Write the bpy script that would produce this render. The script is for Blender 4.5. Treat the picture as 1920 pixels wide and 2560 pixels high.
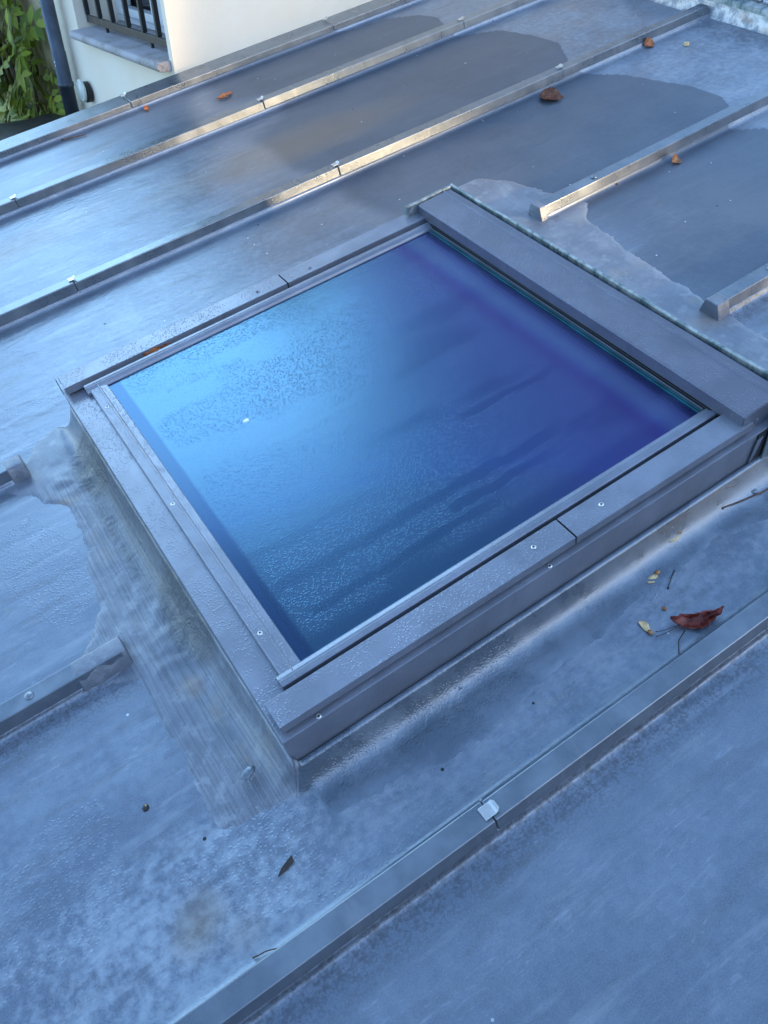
import bpy, bmesh, math, random
from mathutils import Vector, Matrix, noise
for o in list(bpy.data.objects): bpy.data.objects.remove(o)
S = bpy.context.scene
COL = S.collection
R = math.radians

# ---------------------------------------------------------------- camera
cam = bpy.data.objects.new('camera', bpy.data.cameras.new('camera'))
COL.objects.link(cam); S.camera = cam
cx = Vector((0.82876, -0.54565, -0.12421)); cy = Vector((0.48494, 0.58950, 0.64600)); cz = Vector((-0.27926, -0.59561, 0.75316))
m = Matrix((cx, cy, cz)).transposed().to_4x4(); m.translation = Vector((1.05086, -2.74895, 1.22392))
cam.matrix_world = m
cam.data.sensor_fit = 'VERTICAL'; cam.data.sensor_height = 36; cam.data.sensor_width = 27
cam.data.lens = 36 * 2077.94 / 2560
cam.data.clip_start = 0.02; cam.data.clip_end = 500
S.render.resolution_x, S.render.resolution_y = 768, 1024

# ---------------------------------------------------------------- sky and sun
SUN_EL, SUN_ROT = 13.0, 153.0          # low morning sun behind the photographer
w = bpy.data.worlds.new('World'); S.world = w; w.use_nodes = True
nt = w.node_tree; nt.nodes.clear()
def wn(t, **k):
    n = nt.nodes.new(t)
    for a, b in k.items(): setattr(n, a, b)
    return n
wo = wn('ShaderNodeOutputWorld'); bg = wn('ShaderNodeBackground'); sky = wn('ShaderNodeTexSky')
sky.sky_type = 'NISHITA'; sky.sun_disc = False
sky.sun_elevation = R(SUN_EL); sky.sun_rotation = R(SUN_ROT)
sky.air_density = 1.0; sky.dust_density = 0.8; sky.ozone_density = 2.0
bg.inputs[1].default_value = 0.15
# unseen soft bright cloud, added to the sky for the glass to mirror
geo = wn('ShaderNodeTexCoord'); dot = wn('ShaderNodeVectorMath', operation='DOT_PRODUCT')
cd = Vector((0.17, 0.81, 0.565)).normalized(); dot.inputs[1].default_value = cd
nt.links.new(geo.outputs['Generated'], dot.inputs[0])
nz = wn('ShaderNodeTexNoise'); nz.inputs['Scale'].default_value = 2.2; nz.inputs['Detail'].default_value = 5
nt.links.new(geo.outputs['Generated'], nz.inputs['Vector'])
ma = wn('ShaderNodeMath', operation='MULTIPLY_ADD'); ma.inputs[1].default_value = 0.06; nt.links.new(nz.outputs['Fac'], ma.inputs[0]); nt.links.new(dot.outputs['Value'], ma.inputs[2])
mr = wn('ShaderNodeMapRange', interpolation_type='SMOOTHSTEP'); nt.links.new(ma.outputs[0], mr.inputs[0])
mr.inputs[1].default_value = 0.994; mr.inputs[2].default_value = 1.030; mr.inputs[3].default_value = 0; mr.inputs[4].default_value = 1.0
mx = wn('ShaderNodeMix', data_type='RGBA'); nt.links.new(mr.outputs[0], mx.inputs[0]); nt.links.new(sky.outputs[0], mx.inputs[6]); mx.inputs[7].default_value = (4.9, 8.0, 10.8, 1)
nt.links.new(mx.outputs[2], bg.inputs[0]); nt.links.new(bg.outputs[0], wo.inputs[0])

sd = bpy.data.lights.new('sun', 'SUN'); sun = bpy.data.objects.new('sun', sd); COL.objects.link(sun)
sd.energy = 2.0; sd.angle = R(3); sd.color = (1.0, 0.70, 0.38)
sv = Vector((math.sin(R(SUN_ROT)) * math.cos(R(SUN_EL)), math.cos(R(SUN_ROT)) * math.cos(R(SUN_EL)), math.sin(R(SUN_EL))))
sun.rotation_euler = (-sv).to_track_quat('-Z', 'Y').to_euler(); sun.location = (4, -8, 4)
S.view_settings.view_transform = 'Standard'; S.view_settings.look = 'None'
S.view_settings.exposure = 2.35; S.view_settings.gamma = 1
S.render.engine = 'CYCLES'

# ---------------------------------------------------------------- helpers
rnd = random.Random(7)
class MB:
    def __init__(s): s.v = []; s.f = []
    def add(s, vs, fs):
        b = len(s.v); s.v += [tuple(v) for v in vs]; s.f += [tuple(i + b for i in f) for f in fs]; return s
    def box(s, x0, x1, y0, y1, z0, z1):
        return s.add([(x0,y0,z0),(x1,y0,z0),(x1,y1,z0),(x0,y1,z0),(x0,y0,z1),(x1,y0,z1),(x1,y1,z1),(x0,y1,z1)],
                     [(0,3,2,1),(4,5,6,7),(0,1,5,4),(1,2,6,5),(2,3,7,6),(3,0,4,7)])
    def prism(s, prof, a, b, axis='x', n=1, wob=None):
        """closed profile [(p,q)] swept along an axis from a to b"""
        k = len(prof); vs = []
        for i in range(n + 1):
            t = a + (b - a) * i / n; d = wob(t) if wob else (0, 0)
            for p, q in prof:
                p2, q2 = p + d[0], q + d[1]
                vs.append((t, p2, q2) if axis == 'x' else (p2, t, q2) if axis == 'y' else (p2, q2, t))
        fs = [tuple(range(k))[::-1], tuple(range(n*k, n*k + k))]
        for i in range(n):
            for j in range(k):
                fs.append((i*k + j, i*k + (j+1) % k, (i+1)*k + (j+1) % k, (i+1)*k + j))
        return s.add(vs, fs)
    def tube(s, pts, r, n=8):
        pts = [Vector(p) for p in pts]; rr = r if isinstance(r, (list, tuple)) else [r] * len(pts)
        vs = []; N = len(pts); up = Vector((0.13, 0.21, 0.97))
        for i, p in enumerate(pts):
            d = (pts[min(i+1, N-1)] - pts[max(i-1, 0)]).normalized()
            a = d.cross(up)
            if a.length < 1e-3: a = d.cross(Vector((1, 0, 0)))
            a.normalize(); b = d.cross(a)
            for j in range(n):
                t = 2 * math.pi * j / n; vs.append(p + (a * math.cos(t) + b * math.sin(t)) * rr[i])
        fs = [tuple(range(n))[::-1], tuple(range((N-1)*n, N*n))]
        for i in range(N-1):
            for j in range(n): fs.append((i*n+j, i*n+(j+1) % n, (i+1)*n+(j+1) % n, (i+1)*n+j))
        return s.add(vs, fs)
    def lathe(s, prof, c=(0,0,0), M=None, n=20):
        vs = []; k = len(prof)
        for r, z in prof:
            for j in range(n):
                t = 2*math.pi*j/n; v = Vector((r*math.cos(t), r*math.sin(t), z))
                if M: v = M @ v
                vs.append(v + Vector(c))
        fs = [tuple(range(n))[::-1], tuple(range((k-1)*n, k*n))]
        for i in range(k-1):
            for j in range(n): fs.append((i*n+j, i*n+(j+1) % n, (i+1)*n+(j+1) % n, (i+1)*n+j))
        return s.add(vs, fs)
def tag(o, label=None, cat=None, group=None, kind=None):
    if label: o['label'] = label
    if cat: o['category'] = cat
    if group: o['group'] = group
    if kind: o['kind'] = kind
    return o
def empty(name, loc, label, cat, group=None, rot=None):
    o = bpy.data.objects.new(name, None); COL.objects.link(o)
    if rot is not None:
        mm = rot.to_4x4(); mm.translation = Vector(loc); o.matrix_world = mm
    else: o.location = loc
    o.empty_display_size = 0.05
    return tag(o, label, cat, group)
def obj(name, mb, mat, parent=None, bevel=0, smooth=False, off=None, seg=2, fix=False):
    """off: the root's location, taken off vertices given in world coordinates"""
    me = bpy.data.meshes.new(name); v = mb.v
    if off is not None: v = [(a-off[0], b-off[1], c-off[2]) for a, b, c in v]
    me.from_pydata(v, [], mb.f); me.update()
    if fix:
        bm = bmesh.new(); bm.from_mesh(me); bmesh.ops.recalc_face_normals(bm, faces=bm.faces); bm.to_mesh(me); bm.free()
    me.materials.append(mat)
    o = bpy.data.objects.new(name, me); COL.objects.link(o)
    if parent: o.parent = parent
    if smooth:
        for p in me.polygons: p.use_smooth = True
    if bevel:
        b = o.modifiers.new('bevel', 'BEVEL'); b.width = bevel; b.segments = seg; b.limit_method = 'ANGLE'; b.angle_limit = R(35)
        if hasattr(b, 'harden_normals') : b.harden_normals = False
    return o

# ---------------------------------------------------------------- material helpers
class NT:
    def __init__(s, name):
        s.m = bpy.data.materials.new(name); s.m.use_nodes = True; s.t = s.m.node_tree; s.t.nodes.clear()
        s.out = s.t.nodes.new('ShaderNodeOutputMaterial'); s.bs = s.t.nodes.new('ShaderNodeBsdfPrincipled')
        s.t.links.new(s.bs.outputs[0], s.out.inputs[0])
        g = s.t.nodes.new('ShaderNodeNewGeometry'); s.pos = g.outputs['Position']; s.geo = g
    def L(s, a, b): s.t.links.new(a, b)
    def node(s, t, **k):
        n = s.t.nodes.new(t)
        for a, b in k.items(): setattr(n, a, b)
        return n
    def setin(s, sock, v):
        if isinstance(v, bpy.types.NodeSocket): s.L(v, sock)
        else: sock.default_value = v
    def map(s, vec, scale=(1,1,1), rot=(0,0,0), loc=(0,0,0)):
        n = s.node('ShaderNodeMapping'); s.L(vec, n.inputs[0]); n.inputs['Scale'].default_value = scale; n.inputs['Rotation'].default_value = rot; n.inputs['Location'].default_value = loc
        return n.outputs[0]
    def noise(s, scale, detail=4, rough=0.55, vec=None, dist=0.0):
        n = s.node('ShaderNodeTexNoise'); s.L(vec if vec is not None else s.pos, n.inputs['Vector'])
        n.inputs['Scale'].default_value = scale; n.inputs['Detail'].default_value = detail; n.inputs['Roughness'].default_value = rough; n.inputs['Distortion'].default_value = dist
        return n.outputs['Fac']
    def voro(s, scale, vec=None, feature='F1', out='Distance', rnd=1.0):
        n = s.node('ShaderNodeTexVoronoi', feature=feature); s.L(vec if vec is not None else s.pos, n.inputs['Vector']); n.inputs['Scale'].default_value = scale
        n.inputs['Randomness'].default_value = rnd
        return n.outputs[out]
    def mr(s, v, a, b, c=0.0, d=1.0, smooth=True):
        n = s.node('ShaderNodeMapRange'); n.interpolation_type = 'SMOOTHSTEP' if smooth else 'LINEAR'
        s.setin(n.inputs[0], v)
        for i, q in enumerate((a, b, c, d)): n.inputs[i+1].default_value = q
        return n.outputs[0]
    def math(s, op, a, b=0.5, c=0.0):
        n = s.node('ShaderNodeMath', operation=op); s.setin(n.inputs[0], a); s.setin(n.inputs[1], b); s.setin(n.inputs[2], c); return n.outputs[0]
    def mix(s, f, a, b):
        n = s.node('ShaderNodeMix', data_type='RGBA'); s.setin(n.inputs[0], f)
        for q, i in ((a, 6), (b, 7)):
            s.setin(n.inputs[i], q if isinstance(q, bpy.types.NodeSocket) else (q[0], q[1], q[2], 1))
        return n.outputs[2]
    def attr(s, name):
        n = s.node('ShaderNodeAttribute'); n.attribute_name = name; sp = s.node('ShaderNodeSeparateColor'); s.L(n.outputs['Color'], sp.inputs[0]); return sp.outputs
    def sep(s, vec):
        n = s.node('ShaderNodeSeparateXYZ'); s.L(vec, n.inputs[0]); return n.outputs
    def bump(s, h, strength=1.0, dist=0.001, prev=None):
        n = s.node('ShaderNodeBump'); s.L(h, n.inputs['Height']); s.setin(n.inputs['Strength'], strength); n.inputs['Distance'].default_value = dist
        if prev is not None: s.L(prev, n.inputs['Normal'])
        return n.outputs[0]
    def set(s, **k):
        names = dict(color='Base Color', metal='Metallic', rough='Roughness', spec='Specular IOR Level', normal='Normal', coat='Coat Weight', crough='Coat Roughness', ior='IOR')
        for a, v in k.items():
            sock = s.bs.inputs[names[a]]
            if isinstance(v, tuple) and len(v) == 3: v = (*v, 1)
            s.setin(sock, v)
        return s

def droplets(n, scale, mask, vec=None):
    """rounded beads of dew: height in 0..1"""
    d = n.voro(scale, vec); h = n.mr(d, 0.10, 0.48, 1, 0)
    return n.math('MULTIPLY', h, mask)

# weathered zinc sheet; attribute mask: R darker tongue, G chalky oxide and lit upper ends painted paler, B dew beads
def zinc_sheet():
    n = NT('zinc_sheet'); a = n.attr('mask'); b = n.attr('mask2')
    big = n.noise(1.7, 5, .55); mid = n.noise(8, 7, .62); fine = n.noise(55, 5, .65); vf = n.noise(300, 3, .6)
    st = n.noise(5, 5, .6, n.map(n.pos, (1, 6, 1), (0, 0, R(4))))
    wt = n.math('ADD', n.math('MULTIPLY', big, .5), n.math('ADD', n.math('MULTIPLY', mid, .35), n.math('MULTIPLY', fine, .22)))
    col = n.mix(n.mr(wt, .40, .68), (.140, .176, .230), (.195, .236, .300))
    col = n.mix(n.mr(st, .50, .66, 0, .5), col, (.125, .145, .175))
    st2 = n.noise(3, 6, .65, n.map(n.pos, (1.2, 9, 1), (0, 0, R(-3)), (4, 2, 0))); col = n.mix(n.mr(st2, .54, .68, 0, .38), col, (.33, .37, .42))
    gr = n.noise(420, 2, .7); col = n.mix(n.mr(gr, .35, .7, 0, .30), col, (.30, .34, .40))
    ro = n.noise(1, 6, .65, n.map(n.pos, (4, 40, 1)), .3); col = n.mix(n.mr(ro, .55, .75, 0, .40), col, (.115, .135, .165))
    # chalky oxide bloom, also painting the lit upper ends paler
    ch = n.mr(n.math('ADD', n.math('MULTIPLY', mid, .45), n.math('MULTIPLY', fine, .55)), .40, .64)
    chf = n.math('MULTIPLY', ch, a[1])
    col = n.mix(n.math('MULTIPLY', chf, .72), col, (.38, .43, .49))
    # scratches and scuffs
    sc = n.noise(14, 3, .5, n.map(n.pos, (1, 5, 1), (0, 0, R(35))), 2.5)
    scm = n.math('MULTIPLY', n.mr(sc, .60, .68), n.mr(mid, .44, .58))
    col = n.mix(n.math('MULTIPLY', scm, .20), col, (.45, .5, .58))
    # water marks: thin tide lines
    tl = n.math('ABSOLUTE', n.math('SUBTRACT', n.noise(6, 4, .6, n.map(n.pos, (1, 2.2, 1)), .8), .5))
    col = n.mix(n.math('MULTIPLY', n.mr(tl, .0, .012, 1, 0), n.math('MULTIPLY', n.mr(big, .5, .6), .30)), col, (.30, .30, .27))
    # the darker tongues
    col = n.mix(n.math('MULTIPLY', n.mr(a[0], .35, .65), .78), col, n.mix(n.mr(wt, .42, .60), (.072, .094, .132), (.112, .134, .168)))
    # brown tint
    col = n.mix(n.math('MULTIPLY', b[0], .5), col, (.26, .20, .13))
    # dirt along the battens
    dm = n.math('MULTIPLY', b[1], n.mr(n.math('ADD', n.math('MULTIPLY', fine, .6), n.math('MULTIPLY', n.noise(200, 2, .6), .4)), .42, .6))
    col = n.mix(n.math('MULTIPLY', dm, .7), col, (.055, .06, .07))
    # specks
    vd = n.voro(26); vc = n.voro(26, out='Color'); vs = n.sep(vc)
    sp = n.math('MULTIPLY', n.mr(vd, .05, .07, 1, 0), n.mr(vs[0], .80, .82))
    col = n.mix(sp, col, (.62, .66, .7))
    vd2 = n.voro(17, n.map(n.pos, loc=(3, 7, 1))); vs2 = n.sep(n.voro(17, n.map(n.pos, loc=(3, 7, 1)), out='Color'))
    sp2 = n.math('MULTIPLY', n.mr(vd2, .045, .06, 1, 0), n.mr(vs2[0], .86, .88))
    col = n.mix(sp2, col, (.03, .03, .035))
    rough = n.math('ADD', n.mr(wt, .4, .65, .30, .40), n.math('MULTIPLY', chf, .22))
    rough = n.math('ADD', rough, n.math('MULTIPLY', n.mr(a[0], .35, .65), .10))
    oil = n.noise(2.3, 2, .4, n.map(n.pos, (.7, 1.6, 1)))
    nb = n.bump(oil, .55, .02)
    rip = n.noise(22, 3, .5, n.map(n.pos, (.6, 1.8, 1), (0, 0, R(-6))), .6)
    nb = n.bump(rip, n.math('MULTIPLY', b[2], 1.0), .0019, nb)
    nb = n.bump(fine, .35, .0006, nb); nb = n.bump(vf, .35, .00025, nb)
    dmk = n.mr(n.math('ADD', n.math('MULTIPLY', n.noise(7, 4, .6), .6), n.math('MULTIPLY', a[2], .6)), .60, .66)
    dmk = n.math('MULTIPLY', dmk, n.mr(a[2], .05, .3))
    dr = droplets(n, 165, dmk, n.map(n.pos, (1, 1.15, 1), (0, 0, R(20))))
    nb = n.bump(dr, .40, .0009, nb)
    n.set(color=col, metal=.58, rough=rough, normal=nb)
    return n.m

def zinc_batten(dark=1.0, name='zinc_batten'):
    n = NT(name)
    mid = n.noise(12, 6, .6); fine = n.noise(90, 4, .6)
    st = n.noise(40, 4, .6, n.map(n.pos, (1, .15, .15)))
    col = n.mix(n.mr(mid, .38, .68), (.17*dark, .20*dark, .235*dark), (.23*dark, .265*dark, .305*dark))
    col = n.mix(n.mr(st, .55, .75, 0, .35), col, (.33, .34, .35))
    nb = n.bump(n.noise(5, 2, .5), .25, .006); nb = n.bump(fine, .3, .0005, nb)
    dm = n.mr(n.noise(14, 3, .6), .5, .75)
    nb = n.bump(droplets(n, 190, dm), .25, .0006, nb)
    n.set(color=col, metal=.75, rough=n.mr(mid, .3, .7, .26, .34), normal=nb)
    return n.m

def membrane():
    n = NT('sealing_membrane')
    uv = n.node('ShaderNodeUVMap').outputs[0]; a = n.attr('mask')
    g = n.noise(1, 4, .6, n.map(uv, (3, 230, 1)), .1); g2 = n.noise(1, 3, .6, n.map(uv, (6, 120, 1)), .3)
    mid = n.noise(11, 6, .6); fine = n.noise(70, 5, .65); big = n.noise(4, 3, .5)
    col = n.mix(n.mr(mid, .38, .66), (.165, .188, .232), (.24, .265, .312))
    col = n.mix(n.math('MULTIPLY', n.mr(g, .40, .58, .55, 0), n.mr(a[2], .2, .6, .25, 1)), col, (.10, .115, .14))
    mo = n.noise(26, 7, .7); col = n.mix(n.mr(mo, .5, .66, 0, .5), col, (.31, .345, .39))
    col = n.mix(n.mr(n.noise(9, 5, .6, n.map(n.pos, loc=(5, 1, 0))), .57, .68, 0, .25), col, (.33, .29, .22))
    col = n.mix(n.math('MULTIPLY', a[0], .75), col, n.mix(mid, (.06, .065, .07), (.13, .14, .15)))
    col = n.mix(n.math('MULTIPLY', a[1], n.mr(mid, .42, .6, 0, .45)), col, (.30, .20, .12))
    ug = n.mr(a[2], .0, .25, 1, 0)
    col = n.mix(n.math('MULTIPLY', ug, .8), col, n.mix(n.mr(mid, .38, .66), (.105, .145, .19), (.18, .23, .29)))
    nb = n.bump(g, n.math('MULTIPLY', n.mr(a[2], .15, .9, 0, 1), .8), .0020); nb = n.bump(g2, n.math('MULTIPLY', a[2], .35), .002, nb)
    nb = n.bump(n.noise(38, 5, .6, None, 1.0), n.math('ADD', .08, a[0]), .005, nb); nb = n.bump(fine, .4, .0008, nb)
    nb = n.bump(droplets(n, 230, n.mr(big, .45, .6)), .45, .0007, nb)
    n.set(color=col, metal=n.mr(a[2], 0, .25, .6, .25), rough=n.math('SUBTRACT', n.mr(mid, .3, .7, .30, .46), n.math('MULTIPLY', ug, .10)), normal=nb, spec=.6)
    return n.m

def coated(name='coated_aluminium', c=(.195, .215, .265), rough=.31, dew=.7, fall=(1, 1, 1)):
    n = NT(name)
    mid = n.noise(10, 5, .6); col = n.mix(n.mr(mid, .35, .7), tuple(v*.9 for v in c), tuple(v*1.15 for v in c))
    sp = n.voro(90); sr = n.sep(n.voro(90, out='Color'))
    col = n.mix(n.math('MULTIPLY', n.mr(sp, .06, .09, 1, 0), n.mr(sr[0], .93, .94, 0, .6)), col, (.5, .53, .6))
    dm = n.mr(n.noise(13, 4, .6), .36, .50)
    wm = n.noise(1, 5, .6, n.map(n.pos, (7, 7, 2)), 1.0); col = n.mix(n.mr(wm, .52, .70, 0, .30), col, tuple(v*.6 for v in c))
    nb = n.bump(n.noise(240, 3, .6), .25, .0003)
    nb = n.bump(droplets(n, 215, n.math('MULTIPLY', dm, dew), n.map(n.pos, fall)), .55, .0009, nb)
    n.set(color=col, metal=.35, rough=rough, normal=nb, spec=.6)
    return n.m

def simple(name, c, rough=.6, metal=0, var=.25, scale=30, bump=.3, bd=.001, spec=.5):
    n = NT(name); f = n.noise(scale, 5, .6)
    col = n.mix(n.mr(f, .3, .7), tuple(v*(1-var) for v in c), tuple(min(1, v*(1+var)) for v in c))
    n.set(color=col, rough=rough, metal=metal, normal=n.bump(f, bump, bd), spec=spec)
    return n.m

def glass_mat():
    n = NT('coated_glass')
    t = n.t
    p = n.sep(n.pos)
    wob = n.math('MULTIPLY', n.math('SUBTRACT', n.noise(7, 4, .6), .5), .06)
    wob2 = n.math('MULTIPLY', n.math('SUBTRACT', n.noise(60, 3, .6), .5), .007)
    yy = n.math('ADD', n.math('ADD', p[1], wob), wob2)
    tracks = None                                          # 0 in the paths drops have run down
    for (ty, xa, xb, wd) in ((-1.592, 1.37, 1.78, .010), (-1.722, 1.30, 1.72, .011), (-1.822, 1.20, 1.46, .010), (-1.915, 1.22, 1.85, .013), (-1.985, 1.25, 1.66, .010), (-1.78, 1.70, 1.96, .010), (-1.955, 1.55, 1.80, .010), (-1.50, 1.22, 1.33, .010)):
        k = n.mr(n.math('ABSOLUTE', n.math('SUBTRACT', yy, ty)), wd*.75, wd*1.15, 1, 0)
        k = n.math('MULTIPLY', k, n.math('MULTIPLY', n.mr(p[0], xa-.01, xa+.01), n.mr(p[0], xb-.09, xb+.01, 1, 0)))
        tracks = k if tracks is None else n.math('MAXIMUM', tracks, k)
    tracks = n.math('SUBTRACT', 1.0, n.math('MULTIPLY', tracks, .75))
    edge = n.math('MULTIPLY', n.mr(p[0], 1.205, 1.235), n.mr(p[1], -2.04, -2.0))
    dm = n.math('MULTIPLY', tracks, edge)
    dens = n.mr(n.noise(5, 3, .5, n.map(n.pos, (.6, 1.5, 1))), .40, .52, .30, 1)
    dm = n.math('MULTIPLY', dm, dens)
    dr = droplets(n, 200, dm, n.map(n.pos, (1, 1.2, 1)))
    big = n.voro(150, n.map(n.pos, (1, 1.4, 1))); bs = n.sep(n.voro(150, n.map(n.pos, (1, 1.4, 1)), out='Color'))
    bd = n.math('MULTIPLY', n.math('MULTIPLY', n.mr(big, .06, .22, 1, 0), n.mr(bs[0], .30, .95)), dm)
    nb = n.bump(dr, .26, .0009); nb = n.bump(bd, .40, .0010, nb)
    # coating colour: blue; sky reflection painted in, turning violet toward the covered upper edge
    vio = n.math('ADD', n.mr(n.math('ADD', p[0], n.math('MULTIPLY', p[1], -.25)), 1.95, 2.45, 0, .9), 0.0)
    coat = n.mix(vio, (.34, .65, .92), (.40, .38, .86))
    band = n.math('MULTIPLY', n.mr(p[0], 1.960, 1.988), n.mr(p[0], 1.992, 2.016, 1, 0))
    coat = n.mix(n.math('MULTIPLY', band, .6), coat, (.52, .68, 1.0))  # pale band here, violet one below: reflection by the hood painted into the tint
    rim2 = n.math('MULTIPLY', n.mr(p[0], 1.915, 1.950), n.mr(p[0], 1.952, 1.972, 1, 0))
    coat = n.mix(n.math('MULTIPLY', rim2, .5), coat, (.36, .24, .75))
    coat = n.mix(n.mr(p[0], 1.212, 1.220, .7, 0), coat, (.20, .36, .66))  # darker strip: printed border plus frame reflection put into the tint
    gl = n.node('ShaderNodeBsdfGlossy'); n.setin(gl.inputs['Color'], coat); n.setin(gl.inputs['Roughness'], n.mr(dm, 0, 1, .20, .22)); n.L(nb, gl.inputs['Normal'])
    tr = n.node('ShaderNodeBsdfTransparent'); tr.inputs[0].default_value = (.13, .24, .52, 1)
    df = n.node('ShaderNodeBsdfDiffuse'); n.setin(df.inputs[0], (.22, .34, .52, 1)); n.L(nb, df.inputs['Normal'])
    fr = n.node('ShaderNodeFresnel'); fr.inputs[0].default_value = 1.45
    fac = n.math('ADD', n.math('MULTIPLY', fr.outputs[0], 1.5), .095)
    m1 = n.node('ShaderNodeMixShader'); n.setin(m1.inputs[0], n.math('MULTIPLY', dm, .05)); n.L(tr.outputs[0], m1.inputs[1]); n.L(df.outputs[0], m1.inputs[2])
    m2 = n.node('ShaderNodeMixShader'); n.L(fac, m2.inputs[0]); n.L(m1.outputs[0], m2.inputs[1]); n.L(gl.outputs[0], m2.inputs[2])
    n.L(m2.outputs[0], n.out.inputs[0]); t.nodes.remove(n.bs)
    return n.m

M = dict(sheet=zinc_sheet(), batten=zinc_batten(), tip=membrane(), membrane=None,
         alu=coated(), alu2=coated('coated_aluminium_bead', (.17, .19, .24), .28, .25), alu3=coated('coated_aluminium_hood', (.14, .145, .185), .30, .8),
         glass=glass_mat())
M['membrane'] = M['tip']
M['black'] = simple('black_rubber_and_gaps', (.012, .012, .014), .5, 0, .3, 60)
M['clip'] = simple('bare_steel_clip', (.55, .56, .56), .38, .8, .12, 60, .2, .0005)
M['screw'] = simple('steel_screw', (.62, .62, .60), .3, .9, .1, 60)
M['teal'] = simple('glass_edge', (.008, .085, .11), .12, 0, .3, 20, .1, .0003, .8)
M['rim'] = None
n = NT('weathered_flashing'); f = n.noise(30, 5, .65); s_ = n.noise(60, 4, .6, n.map(n.pos, (1, 1, .08)))
n.set(color=n.mix(n.mr(f, .4, .65), n.mix(n.mr(s_, .4, .6), (.08, .13, .145), (.20, .25, .26)), (.40, .43, .43)), metal=.4, rough=.42, normal=n.bump(f, .5, .0015)); M['rim'] = n.m
M['white'] = simple('white_paint', (.74, .76, .78), .35, 0, .05, 10)
M['reveal'] = simple('shaft_lining', (.70, .72, .74), .7, 0, .05, 10)
M['darkroom'] = simple('dark_interior', (.05, .05, .055), .8, 0, .2, 4)
# cream render
n = NT('cream_render'); mid = n.noise(2.2, 5, .6); f = n.noise(170, 3, .6); g = n.noise(9, 5, .6)
c = n.mix(n.mr(mid, .35, .7), (.92, .80, .63), (.94, .85, .71)); c = n.mix(n.mr(g, .6, .78, 0, .25), c, (.62, .55, .42))
n.set(color=c, rough=.9, normal=n.bump(n.noise(6, 4, .6), .25, .01, n.bump(f, .35, .0015))); M['cream'] = n.m
n = NT('old_beige_render'); mid = n.noise(4, 6, .65); f = n.noise(90, 4, .6)
c = n.mix(n.mr(mid, .35, .7), (.55, .45, .29), (.68, .57, .39))
cr = n.math('ABSOLUTE', n.math('SUBTRACT', n.noise(2.0, 5, .7, n.map(n.pos, (3, 3, .8)), .5), .5)); c = n.mix(n.mr(cr, .0, .008, .8, 0), c, (.12, .10, .08))
n.set(color=c, rough=.92, normal=n.bump(f, .5, .002)); M['beige'] = n.m
n = NT('stone_sill'); f = n.noise(70, 5, .7); g = n.noise(7, 4, .6)
c = n.mix(n.mr(g, .4, .65), (.42, .41, .44), (.34, .32, .32)); c = n.mix(n.math('MULTIPLY', n.mr(f, .50, .62, 0, .6), n.mr(g, .48, .62)), c, (.12, .10, .08))
n.set(color=c, rough=.75, normal=n.bump(f, .5, .002)); M['sill'] = n.m
M['pipe'] = simple('painted_zinc_pipe', (.085, .105, .135), .42, .5, .25, 9, .3, .002)
n = NT('rusty_black_iron'); f = n.noise(25, 6, .7); n.set(color=n.mix(n.mr(f, .54, .68), (.016, .017, .02), (.10, .05, .03)), rough=.5, normal=n.bump(f, .4, .001)); M['iron'] = n.m
n = NT('window_glass'); n.set(color=(.02, .022, .022), rough=.06, spec=.7, normal=n.bump(n.noise(3, 2), .1, .01)); M['wglass'] = n.m
M['vent'] = simple('vent_plastic', (.62, .66, .62), .4, 0, .06, 20)
M['blackcover'] = simple('black_cover', (.017, .017, .02), .42, 0, .35, 12, .7, .01)
n = NT('slate'); f = n.noise(28, 6, .7); g = n.noise(7, 5, .6); st = n.noise(60, 3, .6, n.map(n.pos, (1, .12, .3)))
c = n.mix(n.mr(f, .42, .62), (.25, .27, .33), (.52, .54, .60)); c = n.mix(n.mr(st, .5, .65, 0, .5), c, (.66, .66, .66))
n.set(color=c, rough=.6, normal=n.bump(f, .6, .003), metal=.2); M['slate'] = n.m
n = NT('slate_joint_mortar'); f = n.noise(60, 5, .7); n.set(color=n.mix(f, (.45, .44, .38), (.72, .72, .66)), rough=.9, normal=n.bump(f, .7, .003)); M['mortar'] = n.m
n = NT('chalky_galvanised'); f = n.noise(34, 6, .7); g = n.noise(9, 4, .6, n.map(n.pos, (1, 1, 3)))
c = n.mix(n.mr(f, .38, .6), (.30, .33, .37), (.70, .70, .68)); c = n.mix(n.mr(g, .56, .68, 0, .4), c, (.38, .26, .19)); n.set(color=c, rough=.45, metal=.45, normal=n.bump(f, .5, .002)); M['galv'] = n.m
def leaf_mat(name, c1, c2, rough=.5):
    n = NT(name); f = n.noise(160, 4, .6); g = n.noise(45, 3, .6)
    n.set(color=n.mix(n.mr(n.math('ADD', n.math('MULTIPLY', f, .5), n.math('MULTIPLY', g, .5)), .38, .6), c1, c2), rough=rough, normal=n.bump(f, .8, .0015)); return n.m
M['leafred'] = leaf_mat('dry_red_leaf', (.075, .008, .007), (.27, .055, .038), .4)
M['leafbrown'] = leaf_mat('dry_brown_leaf', (.09, .025, .012), (.24, .085, .035))
M['leaforange'] = leaf_mat('orange_leaf', (.20, .055, .018), (.42, .15, .05))
M['seed'] = leaf_mat('maple_seed_wing', (.46, .31, .13), (.72, .54, .29))
M['seednut'] = leaf_mat('maple_seed_nut', (.22, .09, .03), (.42, .20, .07))
M['twig'] = leaf_mat('twig_bark', (.05, .028, .02), (.16, .09, .06), .7)
M['darkbit'] = simple('dark_debris', (.02, .018, .018), .5)

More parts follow.
